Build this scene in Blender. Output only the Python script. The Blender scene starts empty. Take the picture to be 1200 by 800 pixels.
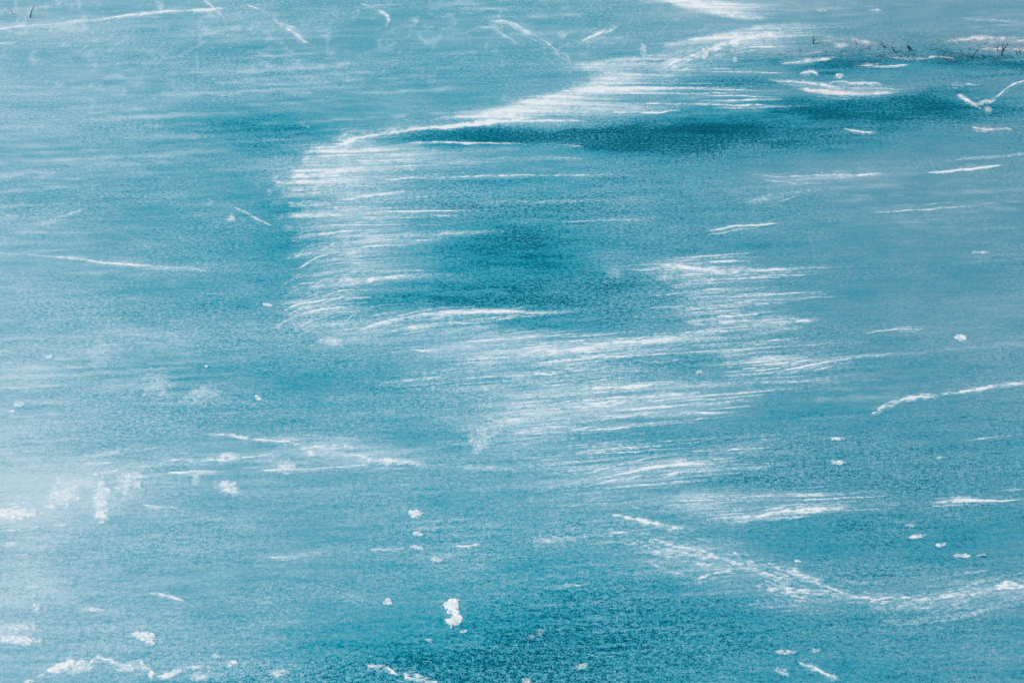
# A frozen lake seen from a high bank: teal ice, powder snow blown into long
# drifts and streaks, snow clumps and a few dry reed stalks frozen into the ice.
import bpy, math, random
import numpy as np

SC = bpy.context.scene
COL = SC.collection
random.seed(7)

# ------------------------------------------------------------------ camera
CAM_H = 8.0
PITCH = math.radians(28.0)                 # below the horizon
TAN = math.tan(math.radians(13.5))         # half horizontal angle of view

cam_d = bpy.data.cameras.new('camera')
cam = bpy.data.objects.new('camera', cam_d)
COL.objects.link(cam)
cam_d.sensor_width = 36
cam_d.lens = 18.0 / TAN
cam_d.clip_end = 8000
cam.location = (0, 0, CAM_H)
cam.rotation_euler = (math.pi / 2 - PITCH, 0, 0)
SC.camera = cam

# Survey grid of the lake: (u, v) on a 1200 x 800 plan -> metres on the ice.
CP, SP = math.cos(PITCH), math.sin(PITCH)
def ground(u, v):
    a = (np.asarray(u, float) - 600) / 600 * TAN
    b = -(np.asarray(v, float) - 400) / 600 * TAN
    t = CAM_H / (SP - b * CP)
    return a * t, (CP + b * SP) * t

def unit(u, v):                            # metres per survey unit, across and along
    x0, y0 = ground(u, v); x1, _ = ground(u + 1, v); _, y1 = ground(u, v - 1)
    return float(x1 - x0), float(y1 - y0)

# ------------------------------------------------------------------- noise
def _h(ix, iy, seed):
    n = (ix.astype(np.int64) * 374761393 + iy.astype(np.int64) * 668265263 + seed * 974634777) & 0xffffffff
    n = ((n ^ (n >> 13)) * 1274126177) & 0xffffffff
    n = ((n ^ (n >> 15)) * 2246822519) & 0xffffffff
    return ((n ^ (n >> 16)) & 0xffffff) / float(0xffffff)

def vn(x, y, seed=0):
    x = np.asarray(x, float); y = np.asarray(y, float)
    ix = np.floor(x); iy = np.floor(y)
    fx = x - ix; fy = y - iy
    fx = fx * fx * fx * (fx * (fx * 6 - 15) + 10); fy = fy * fy * fy * (fy * (fy * 6 - 15) + 10)
    a = _h(ix, iy, seed); b = _h(ix + 1, iy, seed)
    c = _h(ix, iy + 1, seed); d = _h(ix + 1, iy + 1, seed)
    return (a * (1 - fx) + b * fx) * (1 - fy) + (c * (1 - fx) + d * fx) * fy

def fbm(x, y, seed=0, octv=4, gain=.5):
    s = 0; a = 1; tot = 0
    for o in range(octv):
        s = s + a * vn(x * 2 ** o + 17.3 * o, y * 2 ** o + 5.7 * o, seed + o * 31)
        tot += a; a *= gain
    return s / tot

def sstep(a, b, x):
    t = np.clip((x - a) / (b - a), 0, 1)
    return t * t * (3 - 2 * t)

# ------------------------------------------- large-scale powder on the ice
DG_V = [0, 60, 130, 200, 300, 400, 500, 600, 700, 800]
DG = np.array([
 [.70, .68, .60, .60, .54, .50, .52, .54, .62, .62, .58, .55, .58],
 [.66, .64, .56, .56, .52, .50, .50, .52, .48, .48, .42, .44, .44],
 [.70, .66, .56, .47, .47, .46, .42, .42, .26, .26, .20, .24, .30],
 [.58, .56, .50, .45, .44, .38, .38, .40, .38, .42, .46, .46, .44],
 [.64, .58, .48, .38, .40, .30, .20, .30, .32, .34, .38, .44, .46],
 [.74, .66, .56, .46, .42, .36, .32, .28, .32, .33, .37, .42, .46],
 [.80, .68, .54, .46, .48, .46, .44, .36, .32, .33, .34, .36, .38],
 [.80, .72, .64, .58, .53, .49, .47, .38, .32, .28, .28, .30, .35],
 [.78, .72, .66, .58, .49, .40, .27, .28, .31, .32, .30, .31, .34],
 [.70, .62, .54, .42, .24, .16, .17, .22, .27, .28, .28, .29, .33]])
# (u, v, radius across, radius along, change): clear dark ice or extra powder
SPOTS = [
 (640, 158, 200, 10, -.72), (800, 164, 130, 13, -.34), (980, 130, 110, 15, -.22), (870, 98, 60, 8, -.26), (560, 158, 60, 6, -.2),
 (310, 148, 80, 16, -.20), (300, 178, 60, 8, -.12), (325, 245, 34, 26, -.14), (260, 62, 110, 12, -.08), (310, 290, 50, 14, -.10),
 (600, 335, 130, 34, -.10), (480, 345, 70, 14, -.14), (640, 380, 60, 10, -.12),
 (650, 285, 150, 20, -.06), (560, 238, 160, 9, -.10), (500, 205, 120, 8, -.10),
 (690, 745, 130, 46, -.08), (520, 780, 110, 20, -.08), (790, 520, 60, 14, -.12), (850, 560, 60, 10, -.10),
 (950, 420, 60, 12, -.08), (820, 425, 50, 10, -.12), (760, 340, 50, 12, -.08), (880, 640, 50, 16, -.08),
 (1060, 640, 140, 24, -.05), (830, 720, 60, 40, -.08), (1060, 66, 170, 16, -.30), (1180, 80, 70, 16, -.18), (950, 76, 110, 9, -.22), (1060, 126, 140, 15, -.20), (1160, 66, 80, 8, -.14),
 (40, 560, 100, 40, .05), (20, 690, 70, 60, .05), (60, 100, 120, 20, .04),
 (1190, 400, 60, 50, .03), (960, 205, 160, 14, .12), (1150, 215, 90, 20, .06),
 (1160, 700, 110, 18, .14), (880, 665, 80, 22, .12), (960, 700, 90, 16, .10), (720, 640, 120, 16, .10), (800, 660, 80, 20, .06),
 (730, 470, 120, 36, .12), (600, 420, 130, 26, .12), (470, 410, 90, 18, .08), (860, 470, 120, 30, .06), (930, 590, 150, 16, .10),
 (380, 525, 100, 18, .14), (120, 575, 130, 26, .10), (440, 210, 70, 60, .16), (440, 290, 60, 50, .12), (760, 590, 120, 14, .06),
 (720, 300, 26, 8, .10), (720, 320, 12, 8, .16), (860, 350, 90, 46, .08), (960, 15, 220, 18, .04), (560, 395, 100, 16, .06),
]
def cubic_grid(u, v):
    vi = np.interp(v, DG_V, np.arange(len(DG_V)))
    ui = np.clip(np.asarray(u) / 100.0, 0, 12)
    def w(f):
        return [(-f + 2 * f * f - f ** 3) / 2, (2 - 5 * f * f + 3 * f ** 3) / 2, (f + 4 * f * f - 3 * f ** 3) / 2, (-f * f + f ** 3) / 2]
    i0 = np.floor(ui).astype(int); j0 = np.floor(vi).astype(int)
    wu = w(ui - i0); wv = w(vi - j0)
    s = 0
    for a in range(4):
        for b in range(4):
            s = s + wu[a] * wv[b] * DG[np.clip(j0 + b - 1, 0, DG.shape[0] - 1), np.clip(i0 + a - 1, 0, 12)]
    return s

def dust(u, v, x, y):
    n1 = fbm(u / 190, v / 40, 11, 3) - .5
    uu = u + 60 * (fbm(u / 130, v / 30, 5, 3) - .5); vv = v + 26 * (fbm(u / 110, v / 28, 6, 3) - .5)
    d = cubic_grid(uu, vv)
    for (cu, cv, ru, rv, am) in SPOTS:
        q = ((uu - cu) / ru) ** 2 + ((vv - cv) / rv) ** 2
        d = d + am * np.exp(-q * .9)
    tilt = v + .055 * (u - 600)                          # wind lines climb gently to the right
    lines = fbm(u / 170, tilt / 2.8, 14, 3)
    d = d + .18 * n1 + .14 * (fbm(u / 120, tilt / 5.5, 12, 3) - .5) + .16 * (fbm(u / 40, tilt / 2.2, 13, 2) - .5)
    d = d + .24 * sstep(.58, .78, lines) * sstep(.35, .7, fbm(u / 200, v / 60, 16, 3))
    d = d + .14 * (fbm(u / 26, v / 9, 15, 3) - .5)
    # faint powdery web left by old cracks and tracks on the far ice
    wa = u + 30 * (fbm(u / 50, v / 20, 61, 2) - .5); wb = v + 14 * (fbm(u / 50, v / 20, 62, 2) - .5)
    web = 1 - np.abs(2 * fbm(wa / 70, wb / 24, 63, 3) - 1)
    web2 = 1 - np.abs(2 * fbm(wa / 38 + wb / 30, wb / 15, 64, 2) - 1)
    far = (sstep(170, 40, v) * .9 + .35) * (1 - .8 * sstep(820, 900, u) * sstep(160, 120, v))
    d = d + far * (.55 + .9 * fbm(u / 6, v / 3, 66, 2)) * (.16 * sstep(.94, .99, web) * sstep(.3, .6, fbm(u / 90, v / 40, 65, 2)) + .13 * sstep(.955, .992, web2))
    return np.clip(d, 0, 1.1)

def mud(u, v):                                          # mauve frozen silt among the reeds
    m = 0
    for (cu, cv, ru, rv, am) in [(1000, 52, 50, 8, .8), (1130, 48, 90, 9, .75), (950, 62, 70, 6, .5), (1060, 66, 70, 6, .6),
                                 (1190, 58, 60, 10, .75), (1000, 108, 60, 5, .45), (1164, 150, 32, 4, .7), (15, 16, 40, 8, .6)]:
        m = m + am * np.exp(-(((u - cu) / ru) ** 2 + ((v - cv) / rv) ** 2))
    return np.clip(m * (.35 + 1.3 * fbm(u / 22, v / 4, 21, 3)), 0, 1)

# ------------------------------------------------------- snow-cover shapes
def catmull(P, n=6):
    P = np.array(P, float)
    if len(P) == 2:
        return P
    E = np.vstack([2 * P[0] - P[1], P, 2 * P[-1] - P[-2]])
    out = []
    for i in range(1, len(E) - 2):
        p0, p1, p2, p3 = E[i - 1:i + 3]
        for k in range(n):
            t = k / n
            out.append(.5 * ((2 * p1) + (p2 - p0) * t + (2 * p0 - 5 * p1 + 4 * p2 - p3) * t * t + (3 * p1 - p0 - 3 * p2 + p3) * t ** 3))
    out.append(P[-1])
    return np.array(out)

def streak(pts, amp=.9, fib=.6, up=1.0, dn=1.0, ends=(.12, .25), seed=0, fw=1.7, fl=55, grain=.5, wob=1.0, sat=6):
    """pts: (u, v, half width). up / dn: softness of the far / near side."""
    amp = amp + .22 * max(0, 1.1 - amp) if sat and grain < .7 else amp
    def f(U, V):
        C = catmull(pts)
        Uw = U + wob * 7 * (fbm(U / 30, V / 10, seed + 3, 3) - .5)
        Vw = V + wob * 3.8 * (fbm(U / 24, V / 9, seed + 4, 3) - .5)
        best = np.full(U.shape, 1e9); S = np.zeros(U.shape); D = np.zeros(U.shape); W = np.ones(U.shape)
        acc = 0
        segl = np.hypot(np.diff(C[:, 0]), np.diff(C[:, 1])); L = segl.sum()
        for i in range(len(C) - 1):
            a = C[i]; b = C[i + 1]; dx, dy = b[0] - a[0], b[1] - a[1]; ll = dx * dx + dy * dy + 1e-9
            t = ((Uw - a[0]) * dx + (Vw - a[1]) * dy) / ll
            tc = np.clip(t, 0, 1)
            px = a[0] + tc * dx; py = a[1] + tc * dy
            d = np.hypot(Uw - px, Vw - py)
            m = d < best
            best = np.where(m, d, best)
            S = np.where(m, (acc + tc * segl[i]), S)
            sg = np.sign((Uw - a[0]) * dy - (Vw - a[1]) * dx)      # + = far side when drawn left to right
            D = np.where(m, d * sg, D); W = np.where(m, a[2] + tc * (b[2] - a[2]), W)
            acc += segl[i]
        s = S / L
        q = D / np.maximum(W, .2)
        q = np.where(q > 0, q / up, -q / dn)
        brk = fbm(S / 34 + 3.1, q * .9, seed + 6, 3)
        q = q * (.62 + .76 * brk)
        prof = np.exp(-1.15 * np.abs(q) ** 1.3) * (.80 + .42 * sstep(.25, .7, fbm(S / 26, q * .5, seed + 9, 3)))
        e = sstep(0, max(ends[0], 1e-3), s) * sstep(0, max(ends[1], 1e-3), 1 - s)
        e = .12 + .88 * e
        n = fbm(S / fl, D / fw, seed + 1, 3)
        g = fbm(U / 7, V / 2.6, seed + 2, 2)
        m = 1 - fib + fib * 2.0 * sstep(.22, .80, n)
        body = prof * e
        for k in range(sat):                              # loose parallel strands beside the streak
            a = rs[k]
            qk = (D - a[0] * np.maximum(W, 1.2)) / (np.maximum(W, 1.2) * a[1])
            wk = sstep(a[2], a[2] + .12, s) * sstep(a[2] + a[3], a[2] + a[3] * .35, s)
            body = np.maximum(body, a[4] * np.exp(-1.2 * np.abs(qk) ** 1.6) * wk)
        return amp * body * m * (1 - grain + grain * 2 * g)
    rr = random.Random(seed * 7 + 1)
    rs = [(rr.uniform(-2.4, 2.4), rr.uniform(.22, .5), rr.uniform(0, .45), rr.uniform(.35, .9), rr.uniform(.35, .85)) for _ in range(sat)]
    us = [p[0] for p in pts]; vs = [p[1] for p in pts]; w = max(p[2] for p in pts) * 2.6 * max(up, dn, 1) + 7
    return f, (min(us) - w - 4, max(us) + w + 4, min(vs) - w, max(vs) + w)

def ragged(pts, amp=1.0, seed=0, ends=(.1, .15), wob=2.2, grain=.7):
    return streak(pts, amp, .55, 1, 1, ends, seed, 2.4, 11, grain, wob, 0)

def fibres(n, u0, u1, v0, v1, l0, l1, slope, seed, a0=.55, a1=1.0, w=(.6, 1.5), bend=0.0):
    """n loose hair-thin wind streaks starting in a box"""
    r = random.Random(seed); out = []
    for k in range(n):
        u, v = r.uniform(u0, u1), r.uniform(v0, v1); L = r.uniform(l0, l1) ; sl = slope + r.uniform(-.022, .022)
        ww = r.uniform(*w)
        pts = [(u, v + bend * L * .25, ww * .7), (u + L * .3, v - sl * L * .3 , ww), (u + L * .65, v - sl * L * .65 + bend * L * .02, ww * .8), (u + L, v - sl * L + bend * L * .06, ww * .4)]
        out.append(streak(pts, r.uniform(a0, a1), .4, 1, 1, (.12, .5), seed * 100 + k, 1.7, 60, .6, .6, 0))
    return out

def comb(rows, slope=.05, uref=600, seed=0, fw=2.6, rough=6, lead=10, power=1.2, fib=.5, jag=.8, fl=90):
    """rows: (v, upwind edge u, tip u, cover). Snow piles against the edge and feathers out downwind in fingers."""
    R = np.array(rows, float)
    def f(U, V):
        Vt = V + slope * (U - uref) + 2.0 * (fbm(U / 60, V / 20, seed + 8, 2) - .5)
        Lf = np.interp(Vt, R[:, 0], R[:, 1]); Rt = np.interp(Vt, R[:, 0], R[:, 2]); A = np.interp(Vt, R[:, 0], R[:, 3])
        fn = sstep(.3, .7, fbm(Vt / fw, U / 400, seed + 1, 2))
        ln = (Rt - Lf) * (1 - jag + jag * fn) + 2
        d = U - Lf + rough * 2 * (fbm(U / 12, V / 6, seed + 2, 3) - .5)
        a = np.clip(d / ln, 0, 2)
        body = sstep(-lead, lead, d) * np.clip(1 - a, 0, 1) ** power
        n = fbm(U / fl, Vt / 1.7, seed + 3, 3)
        g = fbm(U / 8, V / 2.6, seed + 4, 2)
        edge = sstep(R[0, 0] - 3, R[0, 0] + 3, Vt) * sstep(R[-1, 0] + 3, R[-1, 0] - 3, Vt)
        return A * body * edge * (1 - fib + fib * 2 * sstep(.2, .8, n)) * (.72 + .56 * g)
    r = abs(slope) * 350 + 6
    return f, (R[:, 1].min() - lead - rough - 4, R[:, 2].max() + 6, R[:, 0].min() - r, R[:, 0].max() + r)

def patch(u, v, ru, rv, amp=.9, soft=.35, seed=0, rag=.8, cell=5, lean=0, grain=.4):
    """ragged clump or patch of snow"""
    def f(U, V):
        X = (U - u - lean * (V - v)) / ru; Y = (V - v) / rv
        r = np.sqrt(X * X + Y * Y) + rag * (fbm(U / cell, V / (cell * .55), seed + 1, 3) - .5) * 1.6
        g = fbm(U / 4, V / 2.2, seed + 2, 2)
        return amp * sstep(1 + soft, 1 - soft, r) * (1 - grain + grain * 2 * g)
    k = 1.9 + soft
    return f, (u - ru * k - 2 - abs(lean) * rv * 2, u + ru * k + 2 + abs(lean) * rv * 2, v - rv * k - 2, v + rv * k + 2)

# --------------------------------------------------------------- materials
def nd(t, kind, **kw):
    n = t.nodes.new(kind)
    for k, v in kw.items():
        setattr(n, k, v)
    return n

def lin(r, g, b):
    f = lambda c: c / 12.92 if c <= .04045 else ((c + .055) / 1.055) ** 2.4
    return (f(r / 255), f(g / 255), f(b / 255), 1)

def make_ice_snow():
    m = bpy.data.materials.new('ice_and_snow'); m.use_nodes = True
    t = m.node_tree; t.nodes.clear(); L = t.links.new
    out = nd(t, 'ShaderNodeOutputMaterial'); bs = nd(t, 'ShaderNodeBsdfPrincipled')
    L(bs.outputs[0], out.inputs[0])
    geo = nd(t, 'ShaderNodeNewGeometry')
    def mapped(sx, sy, rot=0.0):
        p = nd(t, 'ShaderNodeMapping'); p.inputs['Scale'].default_value = (sx, sy, 0)
        p.inputs['Rotation'].default_value = (0, 0, rot)
        L(geo.outputs['Position'], p.inputs['Vector']); return p.outputs[0]
    def noise(vec, scale, detail=2, rough=.6):
        n = nd(t, 'ShaderNodeTexNoise'); n.inputs['Scale'].default_value = scale
        n.inputs['Detail'].default_value = detail; n.inputs['Roughness'].default_value = rough
        L(vec, n.inputs['Vector']); return n.outputs['Fac']
    def math_(op, a, b=None, c=None, clamp=False):
        n = nd(t, 'ShaderNodeMath', operation=op, use_clamp=clamp)
        for i, x in enumerate((a, b, c)):
            if x is None: continue
            if isinstance(x, (int, float)): n.inputs[i].default_value = x
            else: L(x, n.inputs[i])
        return n.outputs[0]
    def rng(x, a, b, c=0, d=1, smooth=False):
        n = nd(t, 'ShaderNodeMapRange'); n.interpolation_type = 'SMOOTHSTEP' if smooth else 'LINEAR'
        L(x, n.inputs['Value'])
        for k, val in zip(('From Min', 'From Max', 'To Min', 'To Max'), (a, b, c, d)):
            n.inputs[k].default_value = val
        return n.outputs[0]
    def mix(f, a, b):
        n = nd(t, 'ShaderNodeMix', data_type='RGBA')
        if isinstance(f, (int, float)): n.inputs[0].default_value = f
        else: L(f, n.inputs[0])
        for i, x in ((6, a), (7, b)):
            if isinstance(x, tuple): n.inputs[i].default_value = x
            else: L(x, n.inputs[i])
        return n.outputs[2]
    def attr(name):
        n = nd(t, 'ShaderNodeAttribute'); n.attribute_name = name; return n.outputs['Fac']
    dustA, coverA, mudA, coolA = attr('dust'), attr('cover'), attr('mud'), attr('cool')
    iso = mapped(.80, .74); wind = mapped(.16, 1, .03); soft = mapped(.4, .8)
    g1 = noise(iso, 105, 2, .75)                    # powder grains
    g2 = noise(mapped(.62, .74), 44, 2, .7)                   # small tufts
    w1 = noise(wind, 11, 4, .65)                    # wind scoured lines
    p1 = noise(soft, 2.2, 4, .6)                  # blotches
    # powder: the dust level plus grain; deep powder is smoother, and the grain comes and goes
    calm = math_('MULTIPLY', rng(dustA, .3, .75, 1.05, .55), rng(noise(soft, 1.1, 3, .6), .35, .65, .42, 1.22))
    amp = lambda k: math_('MULTIPLY', calm, k)
    gr = math_('MULTIPLY', math_('SUBTRACT', g1, .5), amp(2.5))
    d = math_('ADD', dustA, math_('MAXIMUM', gr, math_('MULTIPLY', gr, .6)))
    d = math_('ADD', d, math_('MULTIPLY', math_('SUBTRACT', g2, .5), amp(1.5)))
    d = math_('ADD', d, math_('MULTIPLY', math_('SUBTRACT', w1, .5), .42))
    d = math_('ADD', d, math_('MULTIPLY', math_('SUBTRACT', p1, .5), .3))
    ramp = nd(t, 'ShaderNodeValToRGB'); L(d, ramp.inputs[0])
    cr = ramp.color_ramp
    for i, (p, c) in enumerate(RAMP):
        e = cr.elements[i] if i < 2 else cr.elements.new(p)
        e.position = p; e.color = lin(*c)
    ice = ramp.outputs[0]
    ice = mix(math_('MULTIPLY', math_('MULTIPLY', coolA, rng(dustA, .05, .4)), .9), ice, mix(.5, ice, lin(100, 137, 154)))       # greyer ice to the east
    sp = rng(noise(iso, 46, 2, .75), .69, .80, 0, 1, True)                                 # scattered bright crystals
    ice = mix(math_('MULTIPLY', sp, .55), ice, lin(190, 216, 224))
    silt = mix(rng(noise(mapped(.5, 1), 30, 3, .7), .35, .62, 0, 1, True), lin(30, 66, 88), lin(206, 208, 216))
    ice = mix(math_('MULTIPLY', mudA, .24), ice, silt)
    # snow: cover level broken up by the same grain
    c = math_('ADD', coverA, math_('MULTIPLY', math_('SUBTRACT', g1, .5), math_('MULTIPLY', rng(coverA, .05, .4), 1.9)))
    c = math_('ADD', c, math_('MULTIPLY', math_('SUBTRACT', g2, .5), math_('MULTIPLY', rng(coverA, .05, .4), 1.5)))
    sf = rng(c, .14, 1.08, 0, 1, False)
    snow = mix(rng(coverA, .35, 1.05), lin(182, 210, 220), lin(230, 236, 236))
    snow = mix(math_('MULTIPLY', mudA, .55), snow, lin(206, 184, 186))
    col = mix(sf, ice, snow)
    L(col, bs.inputs['Base Color'])
    L(rng(sf, 0, .6, .42, .85), bs.inputs['Roughness'])
    L(rng(sf, 0, .6, .05, .05), bs.inputs['Specular IOR Level'])
    bs.inputs['IOR'].default_value = 1.31
    bp = nd(t, 'ShaderNodeBump'); bp.inputs['Strength'].default_value = .35; bp.inputs['Distance'].default_value = .006
    hh = math_('ADD', math_('MULTIPLY', g1, .6), math_('MULTIPLY', g2, .9))
    L(hh, bp.inputs['Height']); L(bp.outputs[0], bs.inputs['Normal'])
    return m

RAMP = [(0.0, (1, 80, 101)), (1.0, (184, 210, 219)), (.22, (14, 152, 174)), (.10, (3, 124, 148)), (.45, (86, 161, 178)), (.7, (134, 183, 198))]
MAT = make_ice_snow()

def reed_mat():
    m = bpy.data.materials.new('dry_reed'); m.use_nodes = True
    t = m.node_tree; bs = t.nodes['Principled BSDF']
    n = nd(t, 'ShaderNodeTexNoise'); n.inputs['Scale'].default_value = 60
    r = nd(t, 'ShaderNodeValToRGB')
    r.color_ramp.elements[0].color = (.006, .012, .02, 1); r.color_ramp.elements[1].color = (.035, .04, .05, 1)
    t.links.new(n.outputs['Fac'], r.inputs[0]); t.links.new(r.outputs[0], bs.inputs['Base Color'])
    bs.inputs['Roughness'].default_value = .8; bs.inputs['Specular IOR Level'].default_value = .1
    return m
REED = reed_mat()

# ------------------------------------------------------------ mesh helpers
def add_attr(me, name, val):
    a = me.attributes.new(name, 'FLOAT', 'POINT'); a.data.foreach_set('value', np.asarray(val, np.float32).ravel())

def mesh_from(name, co, faces):
    me = bpy.data.meshes.new(name)
    me.vertices.add(len(co)); me.vertices.foreach_set('co', co.astype(np.float32).ravel())
    f = faces.astype(np.int32)
    me.loops.add(f.size); me.loops.foreach_set('vertex_index', f.ravel())
    me.polygons.add(len(f)); me.polygons.foreach_set('loop_start', np.arange(0, f.size, 4, dtype=np.int32))
    me.update(calc_edges=True); me.validate()
    me.polygons.foreach_set('use_smooth', np.ones(len(me.polygons), bool))
    return me

def cool(u, v):
    return sstep(520, 1150, u + 60 * (fbm(u / 200, v / 60, 33, 2) - .5)) * (.6 + .4 * sstep(800, 100, v))

RELIEF = .2
THINGS = []
SHAPES = []
DEFS = []
def snow(*a, **k):
    SHAPES.extend(a[3]); DEFS.append((a, k))

# loose powder that has spread around the deposits
HU, HV = np.arange(-260, 1461, 2.0), np.arange(-180, 941, 2.0)
HALO = np.zeros((len(HV), len(HU))); HALO_W = np.zeros_like(HALO)
def gauss_blur(A, sv, su):
    for ax, sg in ((0, sv), (1, su)):
        r = int(sg * 3) + 1
        k = np.exp(-.5 * (np.arange(-r, r + 1) / sg) ** 2); k /= k.sum()
        A = np.apply_along_axis(lambda m: np.convolve(m, k, 'same'), ax, A)
    return A
def make_halo():
    H = np.zeros_like(HALO)
    for f, (u0, u1, v0, v1) in SHAPES:
        i0, i1 = np.searchsorted(HU, [u0, u1]); j0, j1 = np.searchsorted(HV, [v0, v1])
        if i1 - i0 < 1 or j1 - j0 < 1: continue
        U, V = np.meshgrid(HU[i0:i1], HV[j0:j1])
        H[j0:j1, i0:i1] = np.maximum(H[j0:j1, i0:i1], np.clip(f(U, V), 0, 1))
    HALO[:] = .55 * gauss_blur(H, 1.1, 5) + .75 * gauss_blur(H, 2.0, 18)
    HALO_W[:] = gauss_blur(H, 7, 34)
def sample(A, u, v):
    x = np.clip((u - HU[0]) / 2, 0, len(HU) - 1.001); y = np.clip((v - HV[0]) / 2, 0, len(HV) - 1.001)
    i = x.astype(int); j = y.astype(int); fx = x - i; fy = y - j
    return (A[j, i] * (1 - fx) + A[j, i + 1] * fx) * (1 - fy) + (A[j + 1, i] * (1 - fx) + A[j + 1, i + 1] * fx) * fy

def build_snow(name, label, cat, shapes, h=.010, group=None, step=.75):
    """one snow deposit: a thin relief mesh lying on the ice, only where snow lies"""
    i = len(THINGS)
    fs = [s[0] for s in shapes]; bb = np.array([s[1] for s in shapes])
    u0, u1, v0, v1 = bb[:, 0].min(), bb[:, 1].max(), bb[:, 2].min(), bb[:, 3].max()
    us = np.arange(u0, u1 + step, step); vs = np.arange(v0, v1 + step, step * .85)
    U, V = np.meshgrid(us, vs)
    c = np.zeros(U.shape)
    for f, (a0, a1, b0, b1) in shapes:
        i0, i1 = np.searchsorted(us, [a0, a1]); j0, j1 = np.searchsorted(vs, [b0, b1])
        c[j0:j1, i0:i1] = np.maximum(c[j0:j1, i0:i1], f(U[j0:j1, i0:i1], V[j0:j1, i0:i1]))
    c = np.clip(c, 0, 1.25)
    x, y = ground(U, V)
    lump = fbm(x / .05, y / .05, 77 + i, 3)
    z = .0004 + i * .000004 + h * RELIEF * np.clip(c - .2, 0, 1) ** 1.3 * (.55 + .9 * lump)
    keep = c > .09
    fk = keep[:-1, :-1] | keep[1:, :-1] | keep[:-1, 1:] | keep[1:, 1:]
    idx = np.arange(U.size).reshape(U.shape)
    F = np.stack([idx[1:, :-1], idx[1:, 1:], idx[:-1, 1:], idx[:-1, :-1]], -1)[fk]
    if len(F) == 0:
        print('EMPTY', label); return
    used = np.unique(F); remap = np.zeros(U.size, int); remap[used] = np.arange(len(used))
    X, Y, Z = x.ravel()[used], y.ravel()[used], z.ravel()[used]
    ox, oy = float(X.mean()), float(Y.mean())
    me = mesh_from(name, np.stack([X - ox, Y - oy, Z], 1), remap[F])
    Uf, Vf = U.ravel()[used], V.ravel()[used]
    add_attr(me, 'cover', c.ravel()[used]); add_attr(me, 'dust', lake_dust(Uf, Vf, X, Y))
    add_attr(me, 'mud', mud(Uf, Vf)); add_attr(me, 'cool', cool(Uf, Vf))
    me.materials.append(MAT)
    o = bpy.data.objects.new(name, me); COL.objects.link(o)
    o.location = (ox, oy, 0)
    o['label'] = label; o['category'] = cat
    if group: o['group'] = group
    THINGS.append(o)
    return o

def lake_dust(u, v, x, y):
    tilt = v + .055 * (u - 600)
    n = fbm(u / 60, tilt / 3.0, 51, 3); m = fbm(u / 16, v / 7, 52, 3)
    return dust(u, v, x, y) + sample(HALO, u, v) * (.25 + .75 * sstep(.25, .75, n)) * (.45 + .75 * m) * .42 + sample(HALO_W, u, v) * .18 * (.3 + 1.4 * n)

# ---------------------------------------------------------- snow deposits
S, K, P, R, F = streak, comb, patch, ragged, fibres
G_FAN = 'wind-blown snow streaks fanning across the middle of the lake'
G_EAST = 'snow streaks on the right half of the lake'
G_CLUMP = 'small snow clumps on the ice'
G_FAR = 'snow marks on the far ice'
G_NEAR = 'snow marks on the near ice'

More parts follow.
